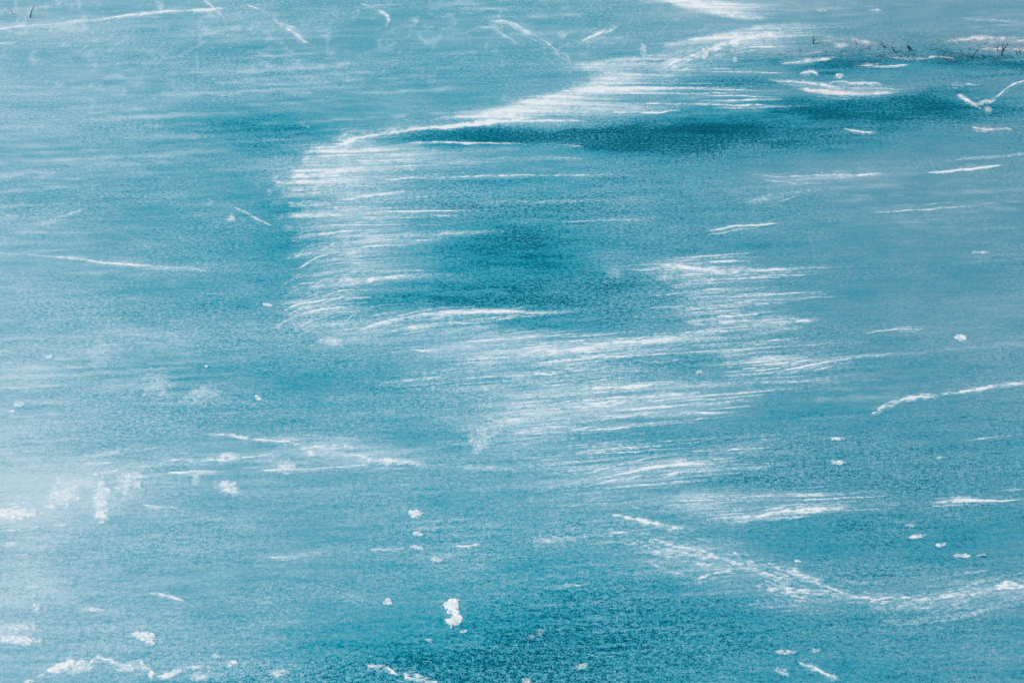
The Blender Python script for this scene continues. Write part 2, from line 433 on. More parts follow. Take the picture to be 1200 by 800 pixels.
# the great S-shaped drift
snow('snow_drift', 'great white S-shaped snow drift sweeping down from the top edge with fingers trailing right', 'snow drift', [
  K([(-40, 670, 800, 1.2), (-20, 715, 880, 1.2), (-6, 755, 930, 1.25), (2, 778, 930, 1.3), (9, 802, 940, 1.3), (15, 826, 950, 1.25), (20, 850, 945, 1.1), (25, 876, 935, .6)], .0, 850, 31, 3.4, 8, 26, .6, .3, .5, fl=110),
  K([(28, 890, 1010, .6), (34, 868, 1020, 1.05), (40, 838, 1005, 1.2), (46, 800, 990, 1.1), (52, 772, 950, .85), (58, 770, 910, .45)], .02, 850, 32, 3.2, 8, 28, .6, .3, .55, fl=120),
  K([(52, 810, 960, .55), (58, 790, 950, .6), (64, 756, 940, .7), (70, 720, 880, .85), (77, 660, 870, .9), (86, 700, 880, 1.0), (94, 692, 890, 1.1), (102, 672, 890, 1.1), (109, 656, 905, 1.15), (117, 622, 830, 1.15), (124, 596, 815, 1.15), (131, 570, 805, 1.15), (137, 548, 740, 1.15), (142, 510, 690, 1.15)], -.012, 720, 3, 3.4, 8, 30, .6, .28, .66, fl=130),
  S([(590, 142, 1.8), (640, 141.5, 1.8), (694, 142, 1.1)], 1.15, .25, 1, .7, (.2, .2), 211, sat=1),
  S([(700, 133.5, 1.6), (745, 132, 1.6), (802, 131, 1.0)], 1.1, .25, 1, .7, (.3, .2), 213, sat=1),
  S([(640, 137, 4), (590, 142, 3.6), (520, 149.5, 3.6), (450, 157, 4.5), (408, 166, 7), (388, 178, 10)], 1.15, .3, .8, 1.7, (.12, .1), 212, fl=80, sat=2, fw=3),
  K([(150, 425, 470, .6), (158, 400, 520, .85), (167, 384, 640, .9), (175, 370, 560, .9), (184, 362, 640, .9), (194, 350, 600, .85), (204, 346, 560, .85), (214, 338, 560, .9), (224, 350, 540, .95), (234, 342, 480, .9), (244, 354, 500, .75), (254, 340, 520, .75), (264, 352, 500, .6), (274, 340, 450, .5), (284, 372, 420, .3)], .035, 400, 5, 3.0, 40, 44, .95, .6, .75, fl=90),
  P(405, 205, 44, 34, .55, .9, 72, 1.0, 14),
  S([(945, 36, 5), (890, 43, 8), (840, 56, 10), (800, 72, 11), (765, 88, 11)], .72, .4, 1.2, 1.2, (.2, .1), 214, 2.4, 90, .6, 1, 5),
  *F(30, 345, 420, 168, 272, 80, 220, .02, 441, .55, 1.0), *F(14, 700, 830, 70, 132, 80, 170, .0, 442, .6, 1.0, (.7, 1.6)), *F(12, 800, 900, 36, 70, 70, 150, .02, 443, .5, .9),
  S([(460, 168, 1.6), (540, 167, 1.6), (625, 170.5, 1.2)], 1.05, .3, 1, 1, (.2, .3), 7, sat=1),
  S([(400, 233, 3), (440, 229, 2.6), (485, 224, 1.2)], .95, .35, 1, 1, (.2, .3), 71, sat=2),
], h=.012)
snow('snow_streak', 'thin white streak ending in a point under the great drift, over the darkest ice', 'snow streak', [S([(655, 170, 1.2), (690, 171, 1.0)], .8, .3, 1, 1, (.3, .4), 9)], group=G_FAR)
snow('snow_streak', 'long faint streak below the darkest ice trailing right from the great drift', 'snow streak', [S([(400, 193, 2.4), (500, 189, 2), (640, 185, 1.6), (760, 186, 1.2)], .62, .5, 1, 1, (.1, .5), 10)], group=G_FAR)
snow('snow_streak', 'pale broad wisp halfway down the great drift pointing right', 'snow streak', [S([(420, 213, 3), (520, 208, 2.2), (660, 205, 1.6), (800, 207, 1.4)], .42, .6, 1, 1, (.1, .4), 11)], group=G_FAR)
snow('snow_streak', 'long faint horizontal wisp on teal ice at mid drift height reaching right', 'snow streak', [S([(520, 240, 2), (640, 236, 2), (780, 235, 1.6), (900, 232, 1.2)], .40, .6, 1, 1, (.3, .4), 12)], group=G_FAN)
snow('snow_streak', 'faint low wisp just above the deep teal basin', 'snow streak', [S([(640, 262, 2.2), (720, 258, 2.0), (800, 255, 1.4)], .38, .6, 1, 1, (.3, .4), 13)], group=G_FAN)

# middle: second lobe of the drift and its fans
snow('snow_drift', 'feathery snow lobe under the great drift with pointed streaks over deep teal ice', 'snow drift', [
  K([(262, 400, 480, .5), (272, 392, 590, .85), (282, 395, 600, .8), (296, 400, 500, .7), (310, 405, 500, .75), (322, 400, 540, .8), (332, 385, 500, .75), (345, 400, 450, .4)], .055, 420, 15, 2.8, 10, 14, 1.3, .55, .8),
  S([(395, 290, 4), (450, 279, 4), (520, 273, 2.6), (620, 269, 1.4)], .95, .45, 1, 1, (.15, .4), 16),
  S([(390, 337, 4), (440, 326, 4), (500, 322, 2.4), (562, 320, 1.2)], .95, .45, 1, 1, (.15, .4), 17)], h=.018)
snow('snow_streak', 'upper slanting wisp left of the feathery lobe', 'snow streak', [S([(335, 281, 1.6), (370, 275, 2.2), (402, 271, 2)], .72, .4, 1, 1, (.3, .2), 18)], group=G_FAN)
snow('snow_streak', 'wide soft wisp left of the feathery lobe, second from above', 'snow streak', [S([(330, 304, 2.6), (365, 296, 4), (405, 289, 3.6)], .75, .5, 1, 1, (.3, .2), 19)], group=G_FAN)
snow('snow_streak', 'upper thin arc curving up right at the left foot of the feathery lobe', 'snow streak', [S([(320, 372, 1.5), (350, 357, 2.4), (385, 351, 2.0), (432, 343, 1.4)], .85, .4, 1, 1, (.3, .3), 20)], group=G_FAN)
snow('snow_streak', 'boldest of three nested arcs at the left foot of the feathery lobe', 'snow streak', [S([(310, 391, 1.4), (335, 375, 2.4), (365, 365, 2.6), (400, 361, 2.2), (430, 354, 1.2)], .98, .35, 1, 1, (.2, .3), 21)], group=G_FAN)
snow('snow_streak', 'short innermost arc under the nested arcs', 'snow streak', [S([(346, 389, 1.2), (358, 379, 1.8), (376, 373, 1.2)], .75, .4, 1, 1, (.3, .3), 22)], group=G_FAN)
snow('snow_patch', 'small blurred snow patch below the nested arcs', 'snow patch', [P(388, 400, 13, 5, .75, .5, 23, .9)], group=G_FAN)
snow('snow_streak', 'long feathered white streak under the deep teal basin with several strands', 'snow streak', [
  S([(405, 393, 3), (445, 380, 3.6), (500, 369, 4.6), (563, 364, 3.6), (653, 365, 1.6), (700, 362, .9)], 1.05, .5, .8, 1.5, (.12, .3), 24),
  S([(440, 391, 2), (500, 381, 2.6), (560, 377, 2.4), (600, 372, 1.4)], .85, .5, 1, 1, (.2, .3), 25),
  S([(470, 396, 1.6), (540, 387, 2.2), (590, 378, 1.2)], .6, .5, 1, 1, (.3, .3), 26)], h=.018)
snow('snow_drift', 'wide field of fine feathered snow fibres across the middle of the lake', 'snow drift', [
  K([(396, 660, 860, 0.27), (404, 600, 900, 0.43), (412, 560, 880, 0.47), (420, 480, 860, 0.43), (430, 440, 840, 0.39), (440, 520, 900, 0.43), (450, 560, 980, 0.47), (460, 590, 1000, 0.47), (470, 570, 960, 0.51), (482, 560, 930, 0.51), (494, 540, 900, 0.47), (506, 530, 860, 0.39), (518, 560, 860, 0.35), (530, 600, 920, 0.39), (542, 630, 960, 0.43), (554, 640, 960, 0.39), (566, 660, 940, 0.35), (578, 640, 900, 0.31), (590, 660, 880, 0.23)], .085, 700, 310, 1.5, 40, 60, .8, .9, .65, fl=70)] + F(16, 430, 600, 366, 398, 50, 140, .11, 401, .5, .9) + F(26, 520, 720, 396, 440, 70, 240, .08, 402, .5, .95, (.7, 1.9)) + F(32, 570, 760, 446, 506, 70, 260, .075, 403, .5, .95, (.7, 1.9)) + F(22, 620, 780, 520, 575, 70, 190, .08, 404) + F(14, 430, 640, 410, 450, 50, 140, .07, 405, .4, .7), h=.004)
snow('snow_drift', 'stack of fine feathered snow fibres around the white wedge on the right', 'snow drift', [
  K([(296, 760, 900, .4), (304, 740, 960, .6), (312, 750, 1010, .7), (320, 770, 960, .6), (332, 800, 930, .5), (344, 810, 930, .55), (356, 800, 940, .6), (368, 815, 950, .6), (380, 830, 985, .65), (392, 790, 980, .55), (404, 830, 1000, .5), (416, 860, 1050, .55), (428, 870, 1080, .6), (440, 850, 1060, .5), (452, 860, 1000, .35)], .06, 880, 311, 1.5, 26, 36, .85, .9, .7, fl=70)] + F(34, 745, 890, 302, 400, 50, 150, .055, 411) + F(16, 820, 930, 402, 452, 80, 190, .085, 412, .5, .9), h=.004)
snow('snow_drift', 'low feathered fibres surrounding the paired streaks at lower right', 'snow drift', [
  K([(566, 800, 980, .3), (574, 790, 1060, .5), (582, 780, 1080, .5), (590, 800, 1060, .5), (598, 830, 1060, .6), (606, 838, 1020, .6), (614, 850, 960, .35)], .07, 900, 312, 1.8, 20, 36, .85, .7, .6, fl=80)] + F(16, 780, 920, 576, 614, 70, 200, .06, 421, .5, .9), h=.004)
snow('snow_drift', 'broad powdery sweep from lower centre to the lower right, crossed by the crack', 'snow drift', [
  S([(700, 628, 7), (770, 640, 14), (840, 655, 20), (900, 672, 18), (960, 695, 12)], .60, .55, 1, 1, (.3, .2), 313, 3, 40, .9, 1.6, 3),
  S([(820, 700, 7), (900, 690, 10), (1000, 700, 9), (1100, 698, 9), (1200, 684, 10), (1290, 672, 10)], .64, .55, 1, 1, (.3, .1), 314, 2.4, 50, .9, 1.4, 4),
  S([(690, 600, 5), (760, 612, 7), (830, 624, 6)], .50, .55, 1, 1, (.3, .3), 315, 3, 40, .9, 1.4, 3)], h=.004)
snow('snow_drift', 'feathered hem joining the foot of the great drift to the long feathered streak', 'snow drift', [
  K([(282, 380, 470, .5), (292, 360, 500, .6), (302, 366, 470, .6), (312, 370, 480, .6), (322, 372, 500, .6), (332, 360, 480, .6), (342, 352, 470, .6), (352, 338, 460, .6), (362, 330, 460, .5), (372, 340, 500, .5), (382, 370, 600, .5), (394, 380, 640, .45), (406, 390, 640, .35)], .10, 420, 316, 1.8, 26, 40, .85, .7, .65, fl=60)] + F(26, 322, 400, 284, 388, 50, 130, .12, 431, .5, .95, bend=.5), h=.004)
snow('snow_streak', 'faint slanting strand directly below the long feathered streak', 'snow streak', [S([(500, 410, 2), (560, 397, 2.2), (620, 388, 1.4)], .48, .6, 1, 1, (.3, .3), 27)], group=G_FAN)
snow('snow_streak', 'long low streak at left centre with ragged strands running right and up', 'snow streak', [S([(420, 416, 2), (500, 410, 2.6), (580, 406, 2.4), (650, 402, 1.6)], .46, .65, 1, 1, (.3, .3), 28)], group=G_FAN)
snow('snow_streak', 'wide white band at centre rising right to a bright pointed tip', 'snow streak', [
  S([(560, 424, 4), (640, 411, 7), (720, 403, 6), (800, 396, 3.6), (845, 391, 1.6)], .95, .6, .9, 1.2, (.3, .15), 29, fw=1.5),
  K([(404, 600, 800, .5), (409, 560, 840, .75), (414, 545, 830, .7), (420, 540, 800, .75), (427, 550, 780, .6), (434, 560, 760, .5)], .07, 640, 301, 2.2, 10, 24, 1.0, .55, .7, fl=110),
  S([(590, 432, 2.4), (680, 421, 3), (770, 409, 2), (800, 407, 1)], .7, .55, 1, 1, (.3, .2), 30)], h=.015)
snow('snow_streak', 'dim thin strand above the wide white band at centre', 'snow streak', [S([(640, 397, 1.4), (700, 391, 1.6), (770, 386, 1)], .52, .5, 1, 1, (.3, .3), 31)], group=G_FAN)
snow('snow_streak', 'grainy pale swath below the wide white band', 'snow streak', [S([(560, 452, 6), (640, 438, 8), (720, 430, 6), (800, 420, 4)], .50, .7, 1, 1, (.3, .3), 32, grain=.7)], group=G_FAN)
snow('snow_streak', 'ragged streak in the centre fan, topmost of the long strands', 'snow streak', [S([(620, 461, 3), (690, 455, 3.2), (770, 452, 2.6), (880, 449, 2), (960, 445, 1.4), (1036, 441, 1)], .88, .5, 1, 1, (.2, .3), 33)], group=G_FAN, h=.014)
snow('snow_streak', 'mottled broad streak of the centre fan with torn edges', 'snow streak', [K([(462, 640, 840, .5), (468, 600, 830, .75), (474, 590, 860, .8), (480, 585, 820, .8), (486, 580, 800, .7), (493, 575, 780, .6)], .09, 660, 302, 2.2, 12, 24, 1.0, .55, .7, fl=100), S([(600, 486, 6), (660, 474, 7), (740, 466, 4), (800, 462, 2.6), (850, 457, 1.4)], .88, .6, 1, 1, (.25, .3), 34, grain=.7)], group=G_FAN, h=.014)
snow('snow_streak', 'narrow strand of the centre fan just under the mottled broad streak', 'snow streak', [S([(650, 492, 2.2), (720, 482, 2.8), (800, 475, 2.2), (860, 470, 1.6), (915, 466, .9)], .92, .45, 1, 1, (.25, .3), 35)], group=G_FAN)
snow('snow_streak', 'dim strand of the centre fan ending beside dark ice on the right', 'snow streak', [S([(740, 488, 1.6), (800, 484, 1.8), (880, 482, .9)], .70, .45, 1, 1, (.3, .3), 36)], group=G_FAN)
snow('snow_streak', 'lowest bright strand of the centre fan', 'snow streak', [S([(585, 512, 3), (640, 505, 3), (717, 500, 1.2)], .88, .5, 1, 1, (.25, .3), 37)], group=G_FAN)
snow('snow_patch', 'upright blotch of snow at the lower left of the centre fan', 'snow patch', [P(566, 512, 17, 17, .62, .6, 38, 1.0, 8, -.4), P(590, 495, 24, 8, .62, .6, 39, 1.0, 8)])
snow('snow_streak', 'rough whitish streak below the centre fan', 'snow streak', [S([(640, 534, 2.4), (720, 526, 3.4), (800, 520, 2)], .62, .6, 1, 1, (.3, .3), 40)], group=G_FAN)
snow('snow_streak', 'bright band beneath the centre fan fraying to the right', 'snow streak', [
  S([(612, 579, 2), (667, 568, 3.2), (740, 552, 5), (800, 543, 6.5), (845, 540, 5), (875, 539, 2)], .95, .55, 1, 1, (.25, .2), 41),
  S([(752, 565, 1.4), (800, 553, 2.4), (870, 549, 2), (940, 545, 1)], .92, .45, 1, 1, (.25, .3), 42)], h=.016)
snow('snow_streak', 'weak strand joining dark ice right of the fraying band', 'snow streak', [S([(820, 531, 1.6), (870, 526, 2), (915, 523, 1)], .74, .45, 1, 1, (.3, .3), 43)], group=G_EAST)
snow('snow_streak', 'tiny faint strand above the weak strand on the right', 'snow streak', [S([(882, 516, 1.2), (915, 515, 1)], .5, .45, 1, 1, (.3, .3), 431)], group=G_EAST)
snow('snow_streak', 'faint horizontal swath beneath the fraying band', 'snow streak', [S([(630, 594, 2), (720, 588, 3), (800, 580, 2)], .45, .65, 1, 1, (.3, .3), 44)], group=G_NEAR)

# right half
snow('snow_streak', 'white wedge with a long needle tip on the right at mid height', 'snow streak', [
  S([(748, 314, 2), (790, 313, 4.5), (840, 317, 4.6), (900, 316, 2), (960, 314, 1.3), (1018, 312, .8)], 1.0, .45, 1.1, 1, (.2, .3), 46),
  S([(745, 310, 1.6), (810, 308, 2.6), (860, 307, 2), (890, 305, .9)], .85, .45, 1, 1, (.25, .3), 47)], h=.015)
snow('snow_streak', 'thin streak directly under the white wedge with the needle tip', 'snow streak', [S([(815, 341, 2), (850, 339, 2), (900, 336, .9)], .72, .45, 1, 1, (.25, .3), 48)], group=G_EAST)
snow('snow_streak', 'second faint strand under the white wedge', 'snow streak', [S([(800, 359, 2.6), (850, 357, 2.6), (905, 353, 1)], .62, .5, 1, 1, (.3, .3), 49)], group=G_EAST)
snow('snow_streak', 'slanting pale strand between faint strands and the broad pale streak', 'snow streak', [S([(828, 373, 1.8), (870, 369, 2), (912, 364, 1)], .70, .45, 1, 1, (.25, .3), 50)], group=G_EAST)
snow('snow_streak', 'broad pale streak in the right middle, widest of its stack', 'snow streak', [S([(865, 383, 4), (905, 379, 5), (945, 376, 3), (966, 371, 1)], .88, .5, 1, 1, (.25, .25), 51)], group=G_EAST, h=.013)
snow('snow_streak', 'dim short streak below the broad pale streak', 'snow streak', [S([(865, 405, 2), (910, 400, 2), (968, 395, .9)], .52, .5, 1, 1, (.3, .3), 52)], group=G_EAST)
snow('snow_streak', 'long white streak rising right beneath the stacked pale streaks', 'snow streak', [S([(880, 441, 3), (930, 431, 4.4), (990, 421, 3.2), (1040, 415, 1.8), (1068, 411, .9)], .95, .45, 1, 1, (.3, .25), 53)], group=G_EAST, h=.014)
snow('snow_streak', 'fine dotted streak on grey ice right of the stacked streaks', 'snow streak', [S([(1003, 391, 1.4), (1040, 387, 1.2), (1070, 386, 1.4), (1098, 384, .8)], .78, .6, 1, 1, (.2, .25), 54, fl=14)], group=G_EAST)
snow('snow_ridge', 'bent white ridge on the right edge with a hooked lower end', 'snow ridge', [R([(1017, 489, 2.4), (1036, 478, 3.0), (1060, 468, 2.6), (1133, 458, 2.6), (1200, 449, 2.2), (1290, 436, 2)], 1.05, 55, (.06, .1), 1.0, .8)], h=.02)
snow('snow_streak', 'very faint streak under the bent ridge at the right edge', 'snow streak', [S([(1110, 519, 1.4), (1160, 513, 1.6), (1230, 505, 1.4)], .42, .5, 1, 1, (.4, .2), 56)], group=G_EAST)
snow('snow_streak', 'upper thin strand of the paired streaks at lower right', 'snow streak', [S([(790, 591, 2.4), (860, 584, 3), (933, 579, 2.4), (1000, 576, 1.6), (1052, 573, .9)], .68, .5, 1, 1, (.3, .3), 57)], group=G_EAST)
snow('snow_streak', 'brightest broad streak at lower right with a blunt left end', 'snow streak', [S([(845, 611, 2.4), (880, 606, 4.5), (933, 599, 4.2), (980, 595, 2.8), (1022, 592, 1)], .98, .5, .9, 1.1, (.12, .25), 58)], h=.015)
snow('snow_streak', 'dotted continuation right of the paired streaks', 'snow streak', [S([(1024, 590, 1.1), (1060, 591, 1.2)], .65, .5, 1, 1, (.3, .3), 59)], group=G_EAST)
snow('snow_streak', 'spindle-shaped white streak near the lower right edge', 'snow streak', [S([(1076, 589, 1.8), (1115, 587, 2.8), (1140, 586, 2.4), (1190, 586, 1), (1215, 584, .8)], .85, .5, 1, 1, (.25, .3), 60)], group=G_EAST)
snow('snow_streak', 'short bright line touching the lower right edge', 'snow streak', [S([(1160, 575, 1.2), (1200, 574, 1.4), (1240, 572, 1.2)], .62, .4, 1, 1, (.3, .2), 61)], group=G_EAST)
snow('ice_crack', 'diagonal snow-filled crack stepping down to the right', 'crack', [R([(846, 633, 2), (858, 646, 3), (870, 657, 3.6), (900, 661, 4.4), (933, 673, 5), (973, 688, 4.4), (1007, 700, 3.6), (1024, 707, 3)], .64, 62, (.12, .2), 1.6, .9)], h=.01)
snow('snow_drift', 'pale powdery bank running out to the right edge below the crack', 'snow drift', [
  S([(985, 712, 6), (1060, 707, 10), (1110, 702, 11), (1167, 690, 11), (1210, 684, 10), (1290, 672, 10)], .58, .55, 1.3, 1.1, (.2, .1), 63, grain=.7),
  S([(1080, 681, 2), (1130, 672, 3), (1170, 665, 1.6)], .42, .6, 1, 1, (.3, .3), 64, grain=.7)], h=.015)
snow('snow_patch', 'grainy pale snow cloud left of the diagonal crack', 'snow patch', [S([(790, 690, 6), (840, 672, 11), (890, 668, 9), (925, 675, 5)], .40, .7, 1, 1.2, (.3, .3), 65, grain=.85), S([(850, 712, 6), (920, 705, 7), (990, 708, 5)], .34, .7, 1, 1, (.3, .3), 66, grain=.85)])
snow('snow_streak', 'grainy pale streak across the near ice left of the crack', 'snow streak', [S([(598, 635, 3), (670, 629, 4.5), (740, 624, 4), (790, 620, 2)], .55, .6, 1, 1, (.3, .2), 67, grain=.8)], group=G_NEAR)
snow('snow_streak', 'short bright dash at the left end of the grainy pale streak', 'snow streak', [S([(526, 640, 1.2), (548, 639, 2), (568, 636, 1.2)], .78, .4, 1, 1, (.3, .3), 68)], group=G_NEAR)
snow('snow_streak', 'dim dash left of the short bright dash', 'snow streak', [S([(428, 645, 1), (460, 643, 1.2), (482, 642, .9)], .55, .4, 1, 1, (.3, .3), 681)], group=G_NEAR)
snow('snow_streak', 'sparse white flecks on deep teal ice above the bottom edge', 'snow streak', [S([(640, 688, 1.6), (665, 686, 2), (690, 685, 1.6)], .6, .5, 1, 1, (.3, .3), 69, grain=.9, fl=10)], group=G_NEAR)

# far right
snow('snow_drift', 'ragged mauve-white bar of snow in front of the reed stalks', 'snow drift', [
  S([(888, 91, 1.4), (920, 96, 2), (943, 99, 2.6), (987, 103, 2.4), (1040, 104, 1.4), (1092, 103, .8)], .85, .5, 1.2, 1, (.15, .25), 70),
  S([(925, 103, 1.6), (960, 107, 3.4), (1000, 110, 4), (1030, 110, 3.6), (1066, 107, 1.4)], .92, .45, 1.2, .7, (.2, .2), 71),
  S([(965, 100, 2), (985, 96, 2.4), (1000, 99, 2), (1020, 98, 2), (1040, 101, 1.4)], .7, .4, 1, 1, (.2, .2), 711, fl=9)], h=.03)
snow('snow_clump', 'round snow clump behind the ragged bar', 'snow clump', [P(984, 89, 4.5, 3.2, .85, .3, 72, .7)], h=.03, group=G_CLUMP)
snow('snow_patch', 'wispy snow tuft left of the round clump behind the bar', 'snow patch', [S([(935, 88, 1.4), (950, 84, 2.2), (962, 90, 1.6)], .72, .5, 1, 1, (.2, .2), 73, fl=12)], group=G_FAR)
snow('snow_streak', 'white streak in front of the left reed stalk', 'snow streak', [S([(905, 76, 1.8), (945, 71, 2.6), (970, 69, 2.4), (985, 65, 1.2)], .82, .4, 1, 1, (.3, .2), 74)], group=G_FAR)
snow('snow_streak', 'thin bright line in front of the middle reed stalks', 'snow streak', [S([(990, 76, 1), (1015, 77, 1.8), (1040, 78, 1.2), (1068, 76, 1.4)], .82, .5, 1, 1, (.2, .2), 75, fl=14)], group=G_FAR)
snow('snow_streak', 'straight grey-white line at the right below the reed stalks', 'snow streak', [S([(1105, 100, 1.4), (1125, 100, 1.8), (1152, 99, 1)], .62, .4, 1, 1, (.25, .25), 76)], group=G_FAR)
snow('snow_ridge', 'V-shaped snow ridge near the upper right edge', 'snow ridge', [
  S([(1121, 111, 1.8), (1132, 116, 3), (1142, 122, 3), (1155, 119, 3), (1168, 115, 2)], .92, .35, 1, 1.2, (.1, .1), 77, fl=20),
  S([(1164, 118, 2), (1175, 108, 1.6), (1186, 100, 1.8), (1205, 93, 1.6), (1240, 84, 1.4)], .70, .4, 1, 1, (.1, .2), 78),
  P(1157, 129, 5, 4, .65, .4, 79), S([(1142, 122, 2), (1150, 128, 2)], .6, .4, 1, 1, (.1, .1), 791)], h=.03)
snow('snow_patch', 'pinkish patch of frozen snow below the V-shaped ridge', 'snow patch', [S([(1136, 148, 1.6), (1150, 150, 2.2), (1165, 151, 1.4), (1180, 151, 1.8), (1192, 152, 1.2)], .66, .5, 1, 1, (.15, .15), 80, fl=10)])
snow('snow_streak', 'tiny bright dash on dark ice below the ragged bar', 'snow streak', [S([(984, 151.5, 1), (1002, 153.5, 1.4), (1020, 155.5, 1.2), (1030, 156, .7)], .95, .3, 1, 1, (.2, .3), 81)], group=G_FAR)
snow('snow_streak', 'bright white blade of snow at the upper right edge', 'snow streak', [S([(1076, 202, 1.4), (1115, 200, 1.9), (1150, 197, 1.8), (1188, 193, 1)], .98, .3, 1, 1, (.2, .25), 82)], group=G_EAST)
snow('snow_streak', 'thinner blade of snow just above the bright blade', 'snow streak', [S([(1085, 191, 1), (1140, 186, 1.4), (1194, 180, 1.2), (1240, 175, 1)], .80, .3, 1, 1, (.3, .2), 83)], group=G_EAST)
snow('snow_streak', 'hazy long streak left of the bright blade', 'snow streak', [S([(860, 203, 2), (930, 207, 4), (990, 205, 4), (1050, 203, 2)], .52, .55, 1, 1, (.3, .2), 84)], group=G_EAST)
snow('snow_streak', 'soft white leaf-shaped streak right of the deep teal basin', 'snow streak', [S([(868, 238, 2), (895, 233, 3.4), (925, 227, 3), (968, 222, 1)], .82, .45, 1, 1, (.3, .25), 85)], group=G_EAST)
snow('snow_streak', 'slender pale streak below the leaf-shaped streak', 'snow streak', [S([(820, 272, 1.6), (850, 267, 2.4), (880, 264, 2), (922, 261, 1)], .72, .45, 1, 1, (.25, .25), 86)], group=G_EAST)
snow('snow_streak', 'faint grey wisp on pale ice right of the slender streak', 'snow streak', [S([(1000, 250, 2), (1090, 245, 2.6), (1180, 238, 2)], .28, .6, 1, 1, (.3, .3), 87)], group=G_EAST)
snow('snow_patch', 'small blurred snow puff in the deep teal basin', 'snow patch', [P(720, 320, 9, 7, .42, .7, 88, .5)])
snow('snow_streak', 'far slender streak in the upper right corner', 'snow streak', [S([(1110, 19, .8), (1146, 23, 1.2), (1210, 28, 1.2)], .62, .4, 1, 1, (.3, .2), 89)], group=G_FAR)
snow('snow_streak', 'short far streak at the top edge right of the great drift', 'snow streak', [S([(990, 3, 1), (1002, 4, 1.2), (1014, 5, .8)], .6, .4, 1, 1, (.3, .3), 90)], group=G_FAR)
snow('snow_clump', 'far small clump right of the great drift, behind the reed stalks', 'snow clump', [P(1025, 12, 8, 1.8, .65, .5, 91)], h=.02, group=G_CLUMP)
snow('snow_clump', 'far small clump beside the top bend of the great drift', 'snow clump', [P(962, 13, 7, 2, .6, .5, 92)], h=.02, group=G_CLUMP)
snow('snow_clump', 'upright snow clump on the fingers at the top of the great drift', 'snow clump', [P(826, 64, 5, 6.5, .9, .4, 93, .6)], h=.04, group=G_CLUMP)
snow('snow_clump', 'small dim clump right of the upright clump on the drift fingers', 'snow clump', [P(862, 70, 3.5, 3, .7, .5, 94, .6)], h=.03, group=G_CLUMP)
snow('snow_clump', 'upright wisp of snow standing above the drift where the left fingers begin', 'snow clump', [P(754, 60, 4, 9, .62, .6, 95, .8)], h=.03, group=G_CLUMP)

snow('snow_patch', 'mauve-tinted snow patch behind the middle reed stalks', 'snow patch', [S([(952, 50, 2), (985, 46, 3.4), (1010, 49, 3), (1036, 52, 1.6)], .72, .5, 1, 1, (.2, .2), 301, 2, 14, .8, 2.0, 4), P(984, 53, 7, 3, .7, .5, 302, 1.2, 6)], h=.01, group=G_FAR)
snow('snow_patch', 'long mauve-tinted frost patch behind the right reed stalks', 'snow patch', [S([(1090, 50, 2), (1130, 46, 3), (1170, 48, 3), (1215, 46, 3), (1270, 44, 2)], .66, .5, 1, 1, (.2, .2), 303, 2, 16, .8, 2.0, 4), S([(1140, 56, 1.6), (1175, 58, 2), (1230, 55, 2)], .6, .5, 1, 1, (.2, .2), 304, 2, 14, .8, 2, 3)], h=.008, group=G_FAR)
snow('snow_streak', 'thin frost strands between the great drift and the lone reed stalk', 'snow streak', [S([(835, 62, 1.2), (880, 60, 1.6), (930, 63, 1.4), (975, 61, 1)], .66, .5, 1, 1, (.2, .2), 305, 1.7, 20, .7, 1.4, 5)], h=.005, group=G_FAR)
snow('snow_patch', 'speckled snow crumbs scattered at the feet of the middle reed stalks', 'snow patch', [S([(1035, 66, 1.4), (1062, 69, 1.8), (1095, 66, 1.4), (1130, 72, 1.4)], .68, .5, 1, 1, (.2, .2), 306, 2, 9, .9, 2, 3)], h=.01, group=G_FAR)

# far left and top
snow('snow_ridge', 'long straight white snow ridge along the upper left', 'snow ridge', [
  S([(-90, 42, 1.6), (0, 33, 1.5), (50, 29, 1.7), (102, 25, 2.2), (135, 20, 1.7), (167, 16, 1.9), (210, 13.5, 2), (252, 11, 2), (285, 7, 1)], 1.0, .35, 1, 1, (.02, .1), 100),
  S([(236, -12, 1.6), (243, 2, 1.6), (256, 14, 1.4), (268, 26, 1.2)], .72, .4, 1, 1, (.1, .3), 101)], h=.03)
snow('snow_streak', 'short yellowish-white dash at the left edge under the straight ridge', 'snow streak', [S([(-12, 53, 1.6), (6, 51, 1.9), (25, 49, .8)], .85, .3, 1, 1, (.05, .3), 102)], group=G_FAR)
snow('snow_patch', 'ragged pale trail sloping down from the right end of the straight ridge', 'snow patch', [S([(283, 5, 1.8), (308, 13, 3.2), (325, 25, 3), (345, 36, 5), (358, 50, 5), (372, 56, 3)], .66, .55, 1, 1.2, (.15, .25), 103, grain=.7, fl=12)], h=.02)
snow('snow_patch', 'small pale blotch below the straight ridge end', 'snow patch', [P(277, 33, 7, 3.4, .55, .5, 104)], group=G_FAR)
snow('snow_streak', 'curved snow hook near the top left of centre', 'snow streak', [S([(420, 4, 1.4), (440, 11, 2.6), (453, 17, 2.4), (455, 26, 2), (450, 36, 1.6)], .76, .4, 1, 1, (.15, .25), 105, fl=16)], group=G_FAR, h=.02)
snow('snow_clump', 'small faint clump right of the curved hook', 'snow clump', [P(486, 24, 6, 4, .52, .6, 106)], group=G_CLUMP)
snow('snow_streak', 'ragged pale diagonal trail at the top centre', 'snow streak', [S([(563, 22, 1.8), (590, 26, 2.6), (615, 36, 3.4), (640, 50, 1.8), (656, 60, 2.2), (668, 70, 2.6), (675, 78, 2)], .66, .5, 1, 1.2, (.2, .1), 107, fl=14)], group=G_FAR, h=.02)
snow('snow_streak', 'dim second trail left of the ragged diagonal trail', 'snow streak', [S([(567, 25, 1.8), (585, 38, 2.2), (606, 52, 2.4), (622, 64, 1.4)], .44, .5, 1, 1, (.2, .3), 108, fl=14)], group=G_FAR)
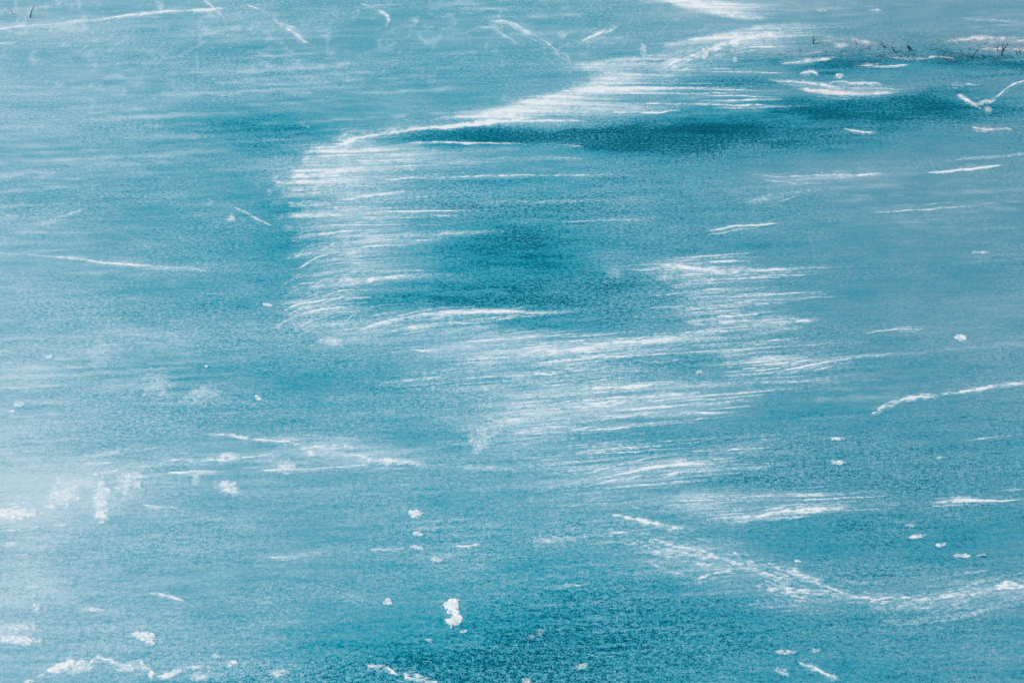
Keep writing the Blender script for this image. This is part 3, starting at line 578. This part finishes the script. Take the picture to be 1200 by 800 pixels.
snow('snow_streak', 'branching trail rising right to meet the ragged diagonal trail', 'snow streak', [S([(676, 52, 3), (694, 44, 3.2), (712, 36, 3), (732, 27, 1.4)], .66, .5, 1, 1.2, (.15, .25), 109, fl=14), P(658, 40, 6, 4, .55, .5, 110)], group=G_FAR, h=.02)
snow('snow_streak', 'grey-white line at the shoulder of the great drift', 'snow streak', [S([(676, 79, 1), (710, 77, 1.6), (765, 73, 2)], .66, .4, 1, 1, (.25, .2), 111)], group=G_FAR)
snow('snow_streak', 'faint short dash on pale far ice at left', 'snow streak', [S([(248, 112, .8), (270, 110.5, 1.2), (292, 108, .8)], .50, .4, 1, 1, (.3, .3), 112)], group=G_FAR)
snow('snow_streak', 'faint diagonal scratch rising right at the left side', 'snow streak', [S([(30, 267, 1.4), (60, 258, 1.8), (92, 247, 2.4), (112, 239, 1.2)], .85, .45, 1, 1, (.4, .2), 113)], group=G_FAR)
snow('snow_streak', 'crisp white scratch sloping down right beside the great drift', 'snow streak', [S([(272, 243, 1.4), (285, 248, 1.7), (300, 256, 2.0), (321, 266, 1.4)], 1.1, .3, 1, 1, (.1, .15), 114, wob=.5, sat=2)], group=G_FAR)
snow('snow_clump', 'small clump above the crisp scratch', 'snow clump', [P(247, 238, 4, 4, .58, .5, 115)], h=.02, group=G_CLUMP)
snow('snow_clump', 'small clump below the start of the crisp scratch', 'snow clump', [P(271, 256, 5, 4, .66, .5, 116)], h=.02, group=G_CLUMP)
snow('snow_streak', 'faint curl of snow on dark ice left of the great drift', 'snow streak', [S([(351, 143, 1.2), (359, 147, 1.6), (366, 151, 1)], .58, .4, 1, 1, (.2, .2), 117)], group=G_FAR)
snow('snow_streak', 'dim dash at the upper left flank of the great drift', 'snow streak', [S([(312, 210, 1.2), (328, 212, 1.6), (345, 214, 1.2)], .52, .4, 1, 1, (.2, .2), 118)], group=G_FAR)
snow('ice_crack', 'long thin white line across the left ice at mid height', 'crack', [S([(-80, 292, 1.2), (0, 297, 1.4), (40, 299, 1.2), (67, 301, 1), (100, 304.5, 1.5), (147, 310, 1.7), (207, 313.5, 1.6), (250, 318, 1.8), (300, 327, 2.4)], .85, .35, 1, 1, (.02, .4), 119, wob=.5, sat=3)], h=.008)

# left and lower left
snow('snow_clump', 'tiny white clump left of the nested arcs', 'snow clump', [P(313, 357, 5, 2, .85, .4, 130, lean=1.2)], h=.02, group=G_CLUMP)
snow('snow_clump', 'bright tiny clump alone on pale ice near the left edge', 'snow clump', [P(57, 418, 5, 2.2, .85, .4, 131)], h=.02, group=G_CLUMP)
snow('snow_clump', 'upper of two tiny clumps at the left edge', 'snow clump', [P(21, 474, 7, 2.6, .8, .4, 132)], h=.02, group=G_CLUMP)
snow('snow_clump', 'lower of two tiny clumps at the left edge', 'snow clump', [P(14, 482, 4, 2, .8, .4, 133)], h=.02, group=G_CLUMP)
snow('snow_clump', 'tiny round clump on open ice above the right blurred blotch', 'snow clump', [P(242, 429, 3, 1.8, .85, .4, 134)], h=.02, group=G_CLUMP)
snow('snow_clump', 'small bright clump on open ice above the long snow line', 'snow clump', [P(303, 466, 4, 3, .9, .4, 135, lean=.5)], h=.025, group=G_CLUMP)
snow('snow_patch', 'left blurred blotch of the pair on pale ice', 'snow patch', [P(184, 452, 18, 15, .58, .7, 136, 1.4, 7)])
snow('snow_patch', 'right blurred blotch of the pair on pale ice', 'snow patch', [P(234, 462, 16, 10, .62, .7, 137, 1.4, 7, -.8)])
snow('snow_patch', 'faintest blurred blotch above the pair, farther left', 'snow patch', [P(114, 414, 11, 20, .48, .7, 138, 1.4, 7)])
snow('snow_streak', 'long white snow line crossing left of centre toward the fraying band', 'snow streak', [
  S([(205, 503, 1.4), (250, 510, 2), (320, 516, 4), (370, 525, 8), (410, 532, 8), (453, 540, 5), (500, 543, 4), (545, 546, 3.4), (590, 551, 2.4), (668, 561, 1.2)], .62, .5, 1.3, 1, (.15, .3), 140, 2.4, 30, .85, 1.8, 4),
  S([(296, 551, 1.4), (345, 550, 1.8), (402, 547, 1.8), (450, 541, 3)], .82, .4, 1, 1, (.2, .2), 141)], h=.018)
snow('snow_patch', 'loose frosty powder band from the left edge toward the long snow line', 'snow patch', [S([(-30, 598, 8), (30, 584, 9), (80, 566, 10), (140, 550, 9), (200, 541, 7)], .60, .5, 1, 1, (.05, .3), 1422, 3, 24, .9, 2.0, 5), S([(130, 548, 5), (200, 541, 8), (270, 536, 8), (340, 530, 9), (400, 523, 9), (470, 522, 6)], .60, .55, 1, 1, (.3, .3), 1421, 3, 30, .9, 2.0, 5)], h=.004)
snow('snow_clump', 'bright clump on the long white snow line', 'snow clump', [P(453, 540, 11, 5, .95, .4, 142)], h=.03, group=G_CLUMP)
snow('snow_clump', 'square-looking clump at the left end of the long snow line', 'snow clump', [P(334, 546, 11, 8, .78, .5, 143, .8)], h=.03, group=G_CLUMP)
snow('snow_streak', 'faint thin line above the hanging patches', 'snow streak', [S([(86, 543, 1.2), (115, 543, 1.6), (145, 542, 1)], .58, .4, 1, 1, (.3, .3), 144)], group=G_NEAR)
snow('snow_streak', 'bright level bar among the hanging patches at lower left', 'snow streak', [S([(192, 554, 1.6), (225, 553, 2.6), (262, 553, 2)], 1.0, .3, 1, 1, (.2, .15), 145), P(230, 561, 5, 8, .68, .6, 146)], h=.02)
snow('snow_patch', 'triangular white patch below the right end of the level bar', 'snow patch', [P(266, 570, 13, 8, .88, .5, 147, .8, 6, .5), S([(262, 576, 2.2), (288, 578, 1)], .8, .4, 1, 1, (.2, .3), 148)], h=.02)
snow('snow_patch', 'soft hanging patch left of the level bar', 'snow patch', [P(151, 565, 14, 18, .78, .6, 149, 1.3, 7, -.6)])
snow('snow_patch', 'tall thin drip-shaped patch with a bright foot', 'snow patch', [P(120, 583, 9, 28, .85, .5, 150, .9, 7), P(119, 604, 7, 7, .85, .5, 151), S([(126, 604, 1.4), (152, 599, 1)], .74, .4, 1, 1, (.1, .3), 152)], h=.02)
snow('snow_patch', 'wide soft patch left of the drip-shaped patch', 'snow patch', [P(72, 580, 21, 18, .82, .6, 153, 1.3, 7, -.7), P(90, 566, 30, 9, .66, .6, 154, 1.3, 7)])
snow('snow_patch', 'bright white patch cut by the left edge at lower left', 'snow patch', [P(8, 602, 32, 8, .95, .4, 155, .7, 8), S([(-20, 612, 3), (20, 600, 5), (53, 596, 1.4)], .9, .4, 1, 1, (.1, .3), 156), P(32, 588, 10, 12, .55, .7, 157)], h=.03)
snow('snow_streak', 'ragged dash below the bright left-edge patch', 'snow streak', [S([(-6, 622, 1.8), (16, 621, 2.2), (35, 618, 1.4), (56, 616.5, 1.4)], .82, .5, 1, 1, (.05, .2), 158, fl=12)], group=G_NEAR)
snow('snow_clump', 'short dash-like clump right of the ragged dash', 'snow clump', [P(71, 615, 9, 2, .74, .4, 159)], group=G_CLUMP)
snow('snow_clump', 'flat clump under the ragged dash at the left edge', 'snow clump', [P(13, 637, 10, 3, .72, .5, 160)], group=G_CLUMP)
snow('snow_clump', 'thin bright sliver below the flat clump at the left edge', 'snow clump', [P(27, 650, 8, 1.5, .74, .4, 161)], group=G_CLUMP)
snow('snow_streak', 'dim pale streak right of the drip-shaped patch over a dark seam', 'snow streak', [S([(164, 592, 1.6), (185, 594, 2.4), (215, 595, 1.4)], .52, .5, 1, 1, (.2, .3), 162)], group=G_NEAR)
snow('snow_streak', 'dotted white dash alone on teal ice at lower left of centre', 'snow streak', [S([(312, 654, 1.6), (335, 652, 1.6), (360, 650, 1.6), (386, 647, 1)], .88, .5, 1, 1, (.15, .25), 163, fl=14)], group=G_NEAR)
snow('snow_streak', 'string of flecks in the lower left third', 'snow streak', [S([(172, 694, 1.4), (188, 696, 2), (203, 700, 2), (220, 704, 1.4)], .74, .5, 1, 1, (.15, .25), 164, fl=12)], group=G_NEAR)
snow('snow_clump', 'white sliver between the string of flecks and the left edge', 'snow clump', [P(107, 713, 12, 2.6, .82, .4, 165, lean=1.5)], group=G_CLUMP)
snow('snow_clump', 'top clump of the thin upright trail at the left edge', 'snow clump', [P(38, 687, 6, 2, .8, .5, 166, lean=.8), P(40, 697, 3, 2.5, .6, .5, 167)], group=G_CLUMP)
snow('snow_clump', 'bottom clump of the thin upright trail at the left edge', 'snow clump', [P(43, 711, 6, 4.5, .82, .5, 168), P(44, 721, 3, 3, .4, .6, 169)], h=.025, group=G_CLUMP)
snow('snow_patch', 'broken white patch at the left edge above the jagged ridge', 'snow patch', [P(20, 735, 26, 5, .8, .5, 170, .9, 7), P(22, 749, 22, 6, .92, .45, 171, .9, 7), P(-8, 742, 18, 10, .7, .5, 172, .9, 7)], h=.03)
snow('snow_clump', 'single bright white clump above the jagged ridge', 'snow clump', [P(170, 745, 13, 5.5, 1.0, .3, 173, .7, 6, .8), P(176, 751, 6, 4, .95, .35, 174)], h=.035, group=G_CLUMP)
snow('snow_ridge', 'jagged white snow ridge along the lower left bottom edge', 'snow ridge', [
  R([(40, 792, 2.4), (60, 786, 3.6), (78, 779, 5), (92, 773, 7), (104, 778, 5), (116, 770, 4), (132, 767, 3)], 1.25, 175),
  R([(118, 770, 2.4), (136, 774, 3.2), (147, 780, 4), (161, 778, 5), (172, 785, 4.2), (185, 791, 3.4), (207, 786, 3), (222, 781, 3.2), (240, 778, 2)], 1.2, 176),
  P(88, 781, 15, 6, .8, .5, 1761, 1.1, 7), P(150, 783, 13, 4, .7, .5, 1762, 1.1, 7), P(64, 787, 9, 3, .8, .5, 1763, 1.1, 6)], h=.03)
snow('snow_clump', 'rough clump at the right tip of the jagged ridge', 'snow clump', [P(234, 792, 9, 5, .78, .5, 177), P(245, 782, 3, 4, .75, .5, 178)], h=.03, group=G_CLUMP)
snow('snow_clump', 'higher of two clumps right of the jagged ridge', 'snow clump', [P(254, 768, 4, 4, .78, .5, 179)], h=.03, group=G_CLUMP)
snow('snow_clump', 'lower brighter of two clumps right of the jagged ridge', 'snow clump', [P(273, 777, 6, 4, .9, .4, 180)], h=.03, group=G_CLUMP)
snow('snow_clump', 'smudged clump near the bottom edge between ridge and centre', 'snow clump', [P(327, 788, 11, 4, .82, .5, 181, lean=.5)], h=.02, group=G_CLUMP)
snow('snow_clump', 'small clump cut by the bottom edge under the jagged ridge', 'snow clump', [P(34, 799, 6, 3, .85, .4, 182)], h=.02, group=G_CLUMP)

# near centre clumps
snow('snow_clump', 'topmost clump of the little upright row at lower centre', 'snow clump', [P(487, 602, 7, 5, .98, .35, 190, .7)], h=.04, group=G_CLUMP)
snow('snow_clump', 'second clump in the little upright row at lower centre', 'snow clump', [P(491, 625, 6, 2.6, .95, .35, 191)], h=.03, group=G_CLUMP)
snow('snow_clump', 'third flat clump in the little upright row at lower centre', 'snow clump', [P(488, 641, 6, 2.6, .82, .45, 192, lean=1)], h=.02, group=G_CLUMP)
snow('snow_clump', 'last clump in the row, set to the right at lower centre', 'snow clump', [P(513, 655, 6, 3.4, .8, .45, 193, lean=.9)], h=.025, group=G_CLUMP)
snow('snow_clump', 'round clump left of the tall double clump', 'snow clump', [P(455, 705, 4.5, 3.6, .92, .4, 194)], h=.03, group=G_CLUMP)
snow('snow_clump', 'tall figure-eight shaped snow clump, brightest at bottom centre', 'snow clump', [P(531, 710, 8.5, 7.5, 1.15, .22, 195, .7, 6), P(533, 718, 8, 4, 1.1, .25, 1951, .6, 5, .5), P(532, 728, 9, 6.5, 1.15, .22, 196, .7, 6, -.5)], h=.05, group=G_CLUMP)
snow('snow_clump', 'crumb beneath the tall figure-eight clump', 'snow clump', [P(544, 739, 4, 2.2, .8, .4, 197)], h=.02, group=G_CLUMP)
snow('snow_clump', 'dim sliver left of the crumb under the figure-eight clump', 'snow clump', [P(502, 750, 6, 2, .55, .5, 198)], h=.02, group=G_CLUMP)
snow('snow_ridge', 'sloping white ridge cut by the bottom edge left of centre', 'snow ridge', [R([(424, 779, 1.8), (440, 782, 3.2), (455, 786, 2.2), (470, 789, 2.4)], 1.05, 199), R([(470, 792, 2.4), (486, 795, 4.6), (502, 799, 4), (520, 806, 3)], 1.25, 1991)], h=.03)
snow('snow_clump', 'small flat clump at the bottom right of centre', 'snow clump', [P(682, 780, 8, 3, .72, .45, 200)], h=.02, group=G_CLUMP)
snow('snow_clump', 'clump cut by the bottom edge at centre', 'snow clump', [P(618, 798, 6, 3, .7, .45, 201)], h=.02, group=G_CLUMP)
snow('snow_patch', 'dim blurred speck on deep teal ice right of the figure-eight clump', 'snow patch', [P(634, 740, 5, 6, .45, .6, 202), P(622, 746, 4, 4, .36, .6, 203)], h=.001)

# near right clumps
snow('snow_clump', 'upper faint clump of the diagonal row at lower right', 'snow clump', [P(1066, 615, 5, 3, .6, .5, 210)], h=.02, group=G_CLUMP)
snow('snow_clump', 'second clump of the diagonal row at lower right', 'snow clump', [P(1075, 628, 7, 3, .88, .4, 211, lean=-1)], h=.03, group=G_CLUMP)
snow('snow_clump', 'third clump of the diagonal row at lower right', 'snow clump', [P(1102, 638, 8, 2.2, .86, .4, 212)], h=.02, group=G_CLUMP)
snow('snow_clump', 'fourth and lowest clump of the diagonal row at lower right', 'snow clump', [P(1128, 651, 9, 2.2, .92, .4, 213)], h=.02, group=G_CLUMP)
snow('snow_clump', 'tiny faint clump right of the lowest clump in the diagonal row', 'snow clump', [P(1150, 650, 6, 1.5, .6, .4, 2131)], h=.02, group=G_CLUMP)
snow('snow_clump', 'tiny clump above the diagonal crack', 'snow clump', [P(935, 657, 3.5, 2, .9, .4, 214)], h=.02, group=G_CLUMP)
snow('snow_clump', 'bright clump under the bent ridge on the right', 'snow clump', [P(981, 514, 8, 2.2, .85, .4, 215)], h=.02, group=G_CLUMP)
snow('snow_clump', 'bright small clump under the frayed band tip on the right', 'snow clump', [P(982, 542, 8, 2.4, .92, .4, 216, lean=.8)], h=.025, group=G_CLUMP)
snow('snow_clump', 'small flat clump in the row between bent ridge and right edge', 'snow clump', [P(1101, 536, 6, 1.8, .68, .4, 217)], h=.02, group=G_CLUMP)
snow('snow_clump', 'triangular clump on grey ice above the bent ridge', 'snow clump', [P(1126, 396, 7, 4.5, .88, .45, 218, lean=.6), S([(1126, 401, 1.4), (1140, 402, 1)], .7, .4, 1, 1, (.2, .3), 219)], h=.025, group=G_CLUMP)
snow('snow_clump', 'faint fleck above the triangular clump on grey ice', 'snow clump', [P(1150, 296, 9, 1.8, .6, .5, 220)], h=.015, group=G_CLUMP)
snow('snow_clump', 'bright fleck left of the long white streak on the right', 'snow clump', [P(820, 436, 5, 2, .72, .4, 221)], h=.015, group=G_CLUMP)
snow('snow_streak', 'slanting bright dash at the bottom edge, lower right', 'snow streak', [S([(934, 774, 2.4), (946, 780, 3.6), (960, 786, 2.6), (975, 793, 4), (984, 797, 1.6)], .95, .35, 1, 1, (.12, .15), 222, fl=12)], h=.03)
snow('snow_clump', 'flat clump above the slanting dash at the bottom edge', 'snow clump', [P(921, 764, 11, 3, .8, .45, 223)], h=.02, group=G_CLUMP)
snow('snow_clump', 'faint clump right of the flat clump near the slanting dash', 'snow clump', [P(955, 762, 6, 2.4, .68, .45, 224)], h=.02, group=G_CLUMP)
snow('snow_clump', 'smudged clump left of the slanting dash at the bottom edge', 'snow clump', [P(917, 787, 7, 4.5, .72, .5, 225, lean=.7)], h=.02, group=G_CLUMP)

make_halo()
for a, k in DEFS:
    build_snow(*a, **k)

# ------------------------------------------------------------ frozen lake
def build_lake():
    st = 3.0
    us = np.arange(-240, 1441, st); vs = np.arange(-160, 921, st * .8)
    U, V = np.meshgrid(us, vs)
    x, y = ground(U, V)
    nv, nu = U.shape
    co = [np.stack([x.ravel(), y.ravel(), np.zeros(U.size)], 1)]
    idx = np.arange(U.size).reshape(U.shape)
    F = [np.stack([idx[1:, :-1], idx[1:, 1:], idx[:-1, 1:], idx[:-1, :-1]], -1).reshape(-1, 4)]
    u_all = [U.ravel()]; v_all = [V.ravel()]
    # rings that carry the same sheet out to the horizon
    loop = np.concatenate([idx[-1, :], idx[-2::-1, -1], idx[0, -2::-1], idx[1:-1, 0]])
    cx, cy = 0.0, 18.0
    prev = loop; base = U.size; bx, by = x.ravel()[loop], y.ravel()[loop]
    for k in (1.15, 1.5, 2.5, 6, 20, 80, 300):
        nx, ny = cx + (bx - cx) * k, cy + (by - cy) * k
        ids = base + np.arange(len(loop)); base += len(loop)
        co.append(np.stack([nx, ny, np.zeros(len(loop))], 1))
        F.append(np.stack([prev, ids, np.roll(ids, -1), np.roll(prev, -1)], -1)[:, ::1])
        u_all.append(U.ravel()[loop]); v_all.append(V.ravel()[loop]); prev = ids
    co = np.vstack(co); F = np.vstack(F); Ua = np.concatenate(u_all); Va = np.concatenate(v_all)
    me = mesh_from('frozen_lake', co, F)
    n0 = U.size
    d = lake_dust(Ua, Va, co[:, 0], co[:, 1])
    add_attr(me, 'dust', d); add_attr(me, 'cover', np.zeros(len(co)))
    add_attr(me, 'mud', mud(Ua, Va)); add_attr(me, 'cool', cool(Ua, Va))
    me.materials.append(MAT)
    o = bpy.data.objects.new('frozen_lake', me); COL.objects.link(o); o['kind'] = 'structure'
    return o
build_lake()

# ------------------------------------------------------------ reed stalks
def tube(pts, rad):
    co, F = [], []
    n = 6
    for i, (p, r) in enumerate(zip(pts, rad)):
        for k in range(n):
            a = 2 * math.pi * k / n
            co.append((p[0] + r * math.cos(a), p[1] + r * math.sin(a), p[2]))
    for i in range(len(pts) - 1):
        for k in range(n):
            a, b = i * n + k, i * n + (k + 1) % n
            F.append((a, b, b + n, a + n))
    return np.array(co, float), np.array(F)

def tube_obj(name, pts, rad, parent):
    co, F = tube(pts, rad)
    me = mesh_from(name, co, F); me.materials.append(REED)
    o = bpy.data.objects.new(name, me); COL.objects.link(o); o.parent = parent
    return o

G_REED = 'dark dry reed stalks frozen into the far ice'
def reed(u, v, tip, side=None, r=.0065, label='', group=G_REED):
    """tip: (right, up) in survey units from the foot; side: list of (start fraction, right, up)"""
    sx, _ = unit(u, v)
    x, y = ground(u, v)
    e = bpy.data.objects.new('reed_stalk', None); COL.objects.link(e); e.location = (float(x), float(y), 0)
    e.empty_display_size = .05
    e['label'] = label; e['category'] = 'reed'; e['group'] = group
    rx, up = tip[0] * sx, tip[1] * sx / CP
    rnd = random.Random(u * 31 + v)
    pts = []
    for i in range(6):
        f = i / 5
        pts.append((rx * f ** 1.3 + rnd.uniform(-.004, .004) * (i > 0), rnd.uniform(-.006, .006) * f, -.01 + (up + .01) * f))
    tube_obj('stem', pts, [.8 * r * (1 - .55 * i / 5) for i in range(6)], e)
    for (f0, dx, du) in side or []:
        b = pts[min(4, max(1, int(round(f0 * 5))))]
        q = [(b[0] + dx * sx * t, b[1] + .01 * t, b[2] + du * sx / CP * t) for t in (0, .35, .7, 1)]
        tube_obj('side_branch', q, [r * .8, r * .7, r * .55, r * .4], e)
    return e
reed(953, 52, (0, 9), [(.3, 3, 2)], .008, 'lone upright dark reed stalk nearest the great drift')
reed(1036, 56, (-4, 7), [(.2, 5, 3)], .008, 'short forked reed stalk, left of the two dark middle stalks')
reed(1050, 62, (-6, 7), [(.5, -6, -1), (.1, 4, 1)], .010, 'thick bent dark reed stalk leaning left in the middle reeds')
reed(1066, 60, (-2, 7), [(.8, 7, -7), (.4, -3, 3)], .011, 'dark reed stalk with a broken drooping arm, middle of the reeds')
reed(1018, 58, (2, 5), [(.3, -4, 2)], .005, 'tiny thin reed stalk left of the forked stalk')
reed(1004, 52, (-3, 6), [], .005, 'tiny plain reed stalk, second from the great drift')
reed(1108, 71, (-3, 5), [(.2, 4, 2)], .005, 'small pale reed stalk between the middle and right reeds')
reed(1139, 68, (5, 8), [(.1, 4, -6), (.2, -4, 1)], .008, 'reed stalk split into two legs in the right reeds')
reed(1154, 68, (-5, 4), [(.6, 5, -2)], .008, 'low crooked reed stalk just right of the split stalk')
reed(1168, 60, (2, 9), [(.5, -3, 2)], .006, 'thin upright reed stalk beside the tallest one')
reed(1174, 66, (0, 14), [(.5, 6, 9), (.5, 5, 1)], .009, 'tallest upright reed stalk with a side arm at right')
reed(1196, 64, (-3, 7), [(.3, 4, 4)], .006, 'reed stalk at the right edge of the reed row')
reed(35, 21, (6, 12), [], .009, 'lone dark reed stalk leaning right in the upper left corner')
reed(15, 17, (-2, 7), [(.4, -4, 3)], .0035, 'faint thin reed stalk at the upper left edge')

# low broken stubble between the stalks: nobody could count it
def stubble():
    rr = random.Random(5); cos, Fs, base = [], [], 0
    for (cu, cv, su, sv, n) in [(1050, 60, 34, 5, 80), (1010, 67, 50, 3, 70), (1150, 62, 36, 5, 80), (950, 62, 40, 3, 14), (1190, 62, 20, 5, 20), (1060, 70, 60, 3, 16)]:
        for k in range(n):
            u, v = cu + rr.gauss(0, su), cv + rr.gauss(0, sv)
            sx, _ = unit(u, v); x, y = map(float, ground(u, v))
            L = rr.uniform(.8, 4.5) * sx; a = rr.choice((0, math.pi)) + rr.gauss(0, .5); h = rr.uniform(.05, .8) * L * .7; r = rr.uniform(.0015, .004)
            c, F = tube([(x, y, -.004), (x + L * .5 * math.cos(a), y + L * .3 * math.sin(a), h * .7), (x + L * math.cos(a), y + L * .6 * math.sin(a), h)], [r, r * .9, r * .5])
            cos.append(c); Fs.append(F + base); base += len(c)
    me = mesh_from('reed_stubble', np.vstack(cos), np.vstack(Fs)); me.materials.append(REED)
    o = bpy.data.objects.new('reed_stubble', me); COL.objects.link(o); o['kind'] = 'stuff'
    o['label'] = 'broken dark reed stubble poking through the ice between the stalks'; o['category'] = 'reed stubble'
stubble()

# ------------------------------------------------------------------- light
SUN_EL, SUN_AZ = math.radians(50), math.radians(-105)     # azimuth from +Y (away from the viewer), negative = left
w = bpy.data.worlds.new('World'); SC.world = w; w.use_nodes = True
t = w.node_tree; bg = t.nodes['Background']
sky = t.nodes.new('ShaderNodeTexSky'); sky.sky_type = 'NISHITA'; sky.sun_disc = False
sky.sun_elevation = SUN_EL; sky.sun_rotation = SUN_AZ
t.links.new(sky.outputs[0], bg.inputs[0]); bg.inputs[1].default_value = .08
sd = bpy.data.lights.new('sun', 'SUN'); sd.energy = 3.3; sd.angle = math.radians(.5); sd.color = (1, .955, .89)
so = bpy.data.objects.new('sun', sd); COL.objects.link(so)
from mathutils import Vector
dirv = Vector((math.sin(SUN_AZ) * math.cos(SUN_EL), math.cos(SUN_AZ) * math.cos(SUN_EL), math.sin(SUN_EL)))
so.rotation_euler = dirv.to_track_quat('Z', 'Y').to_euler()
so.location = (-20, 20, 30)

SC.view_settings.view_transform = 'Standard'; SC.view_settings.look = 'None'
SC.view_settings.exposure = 0; SC.view_settings.gamma = 1
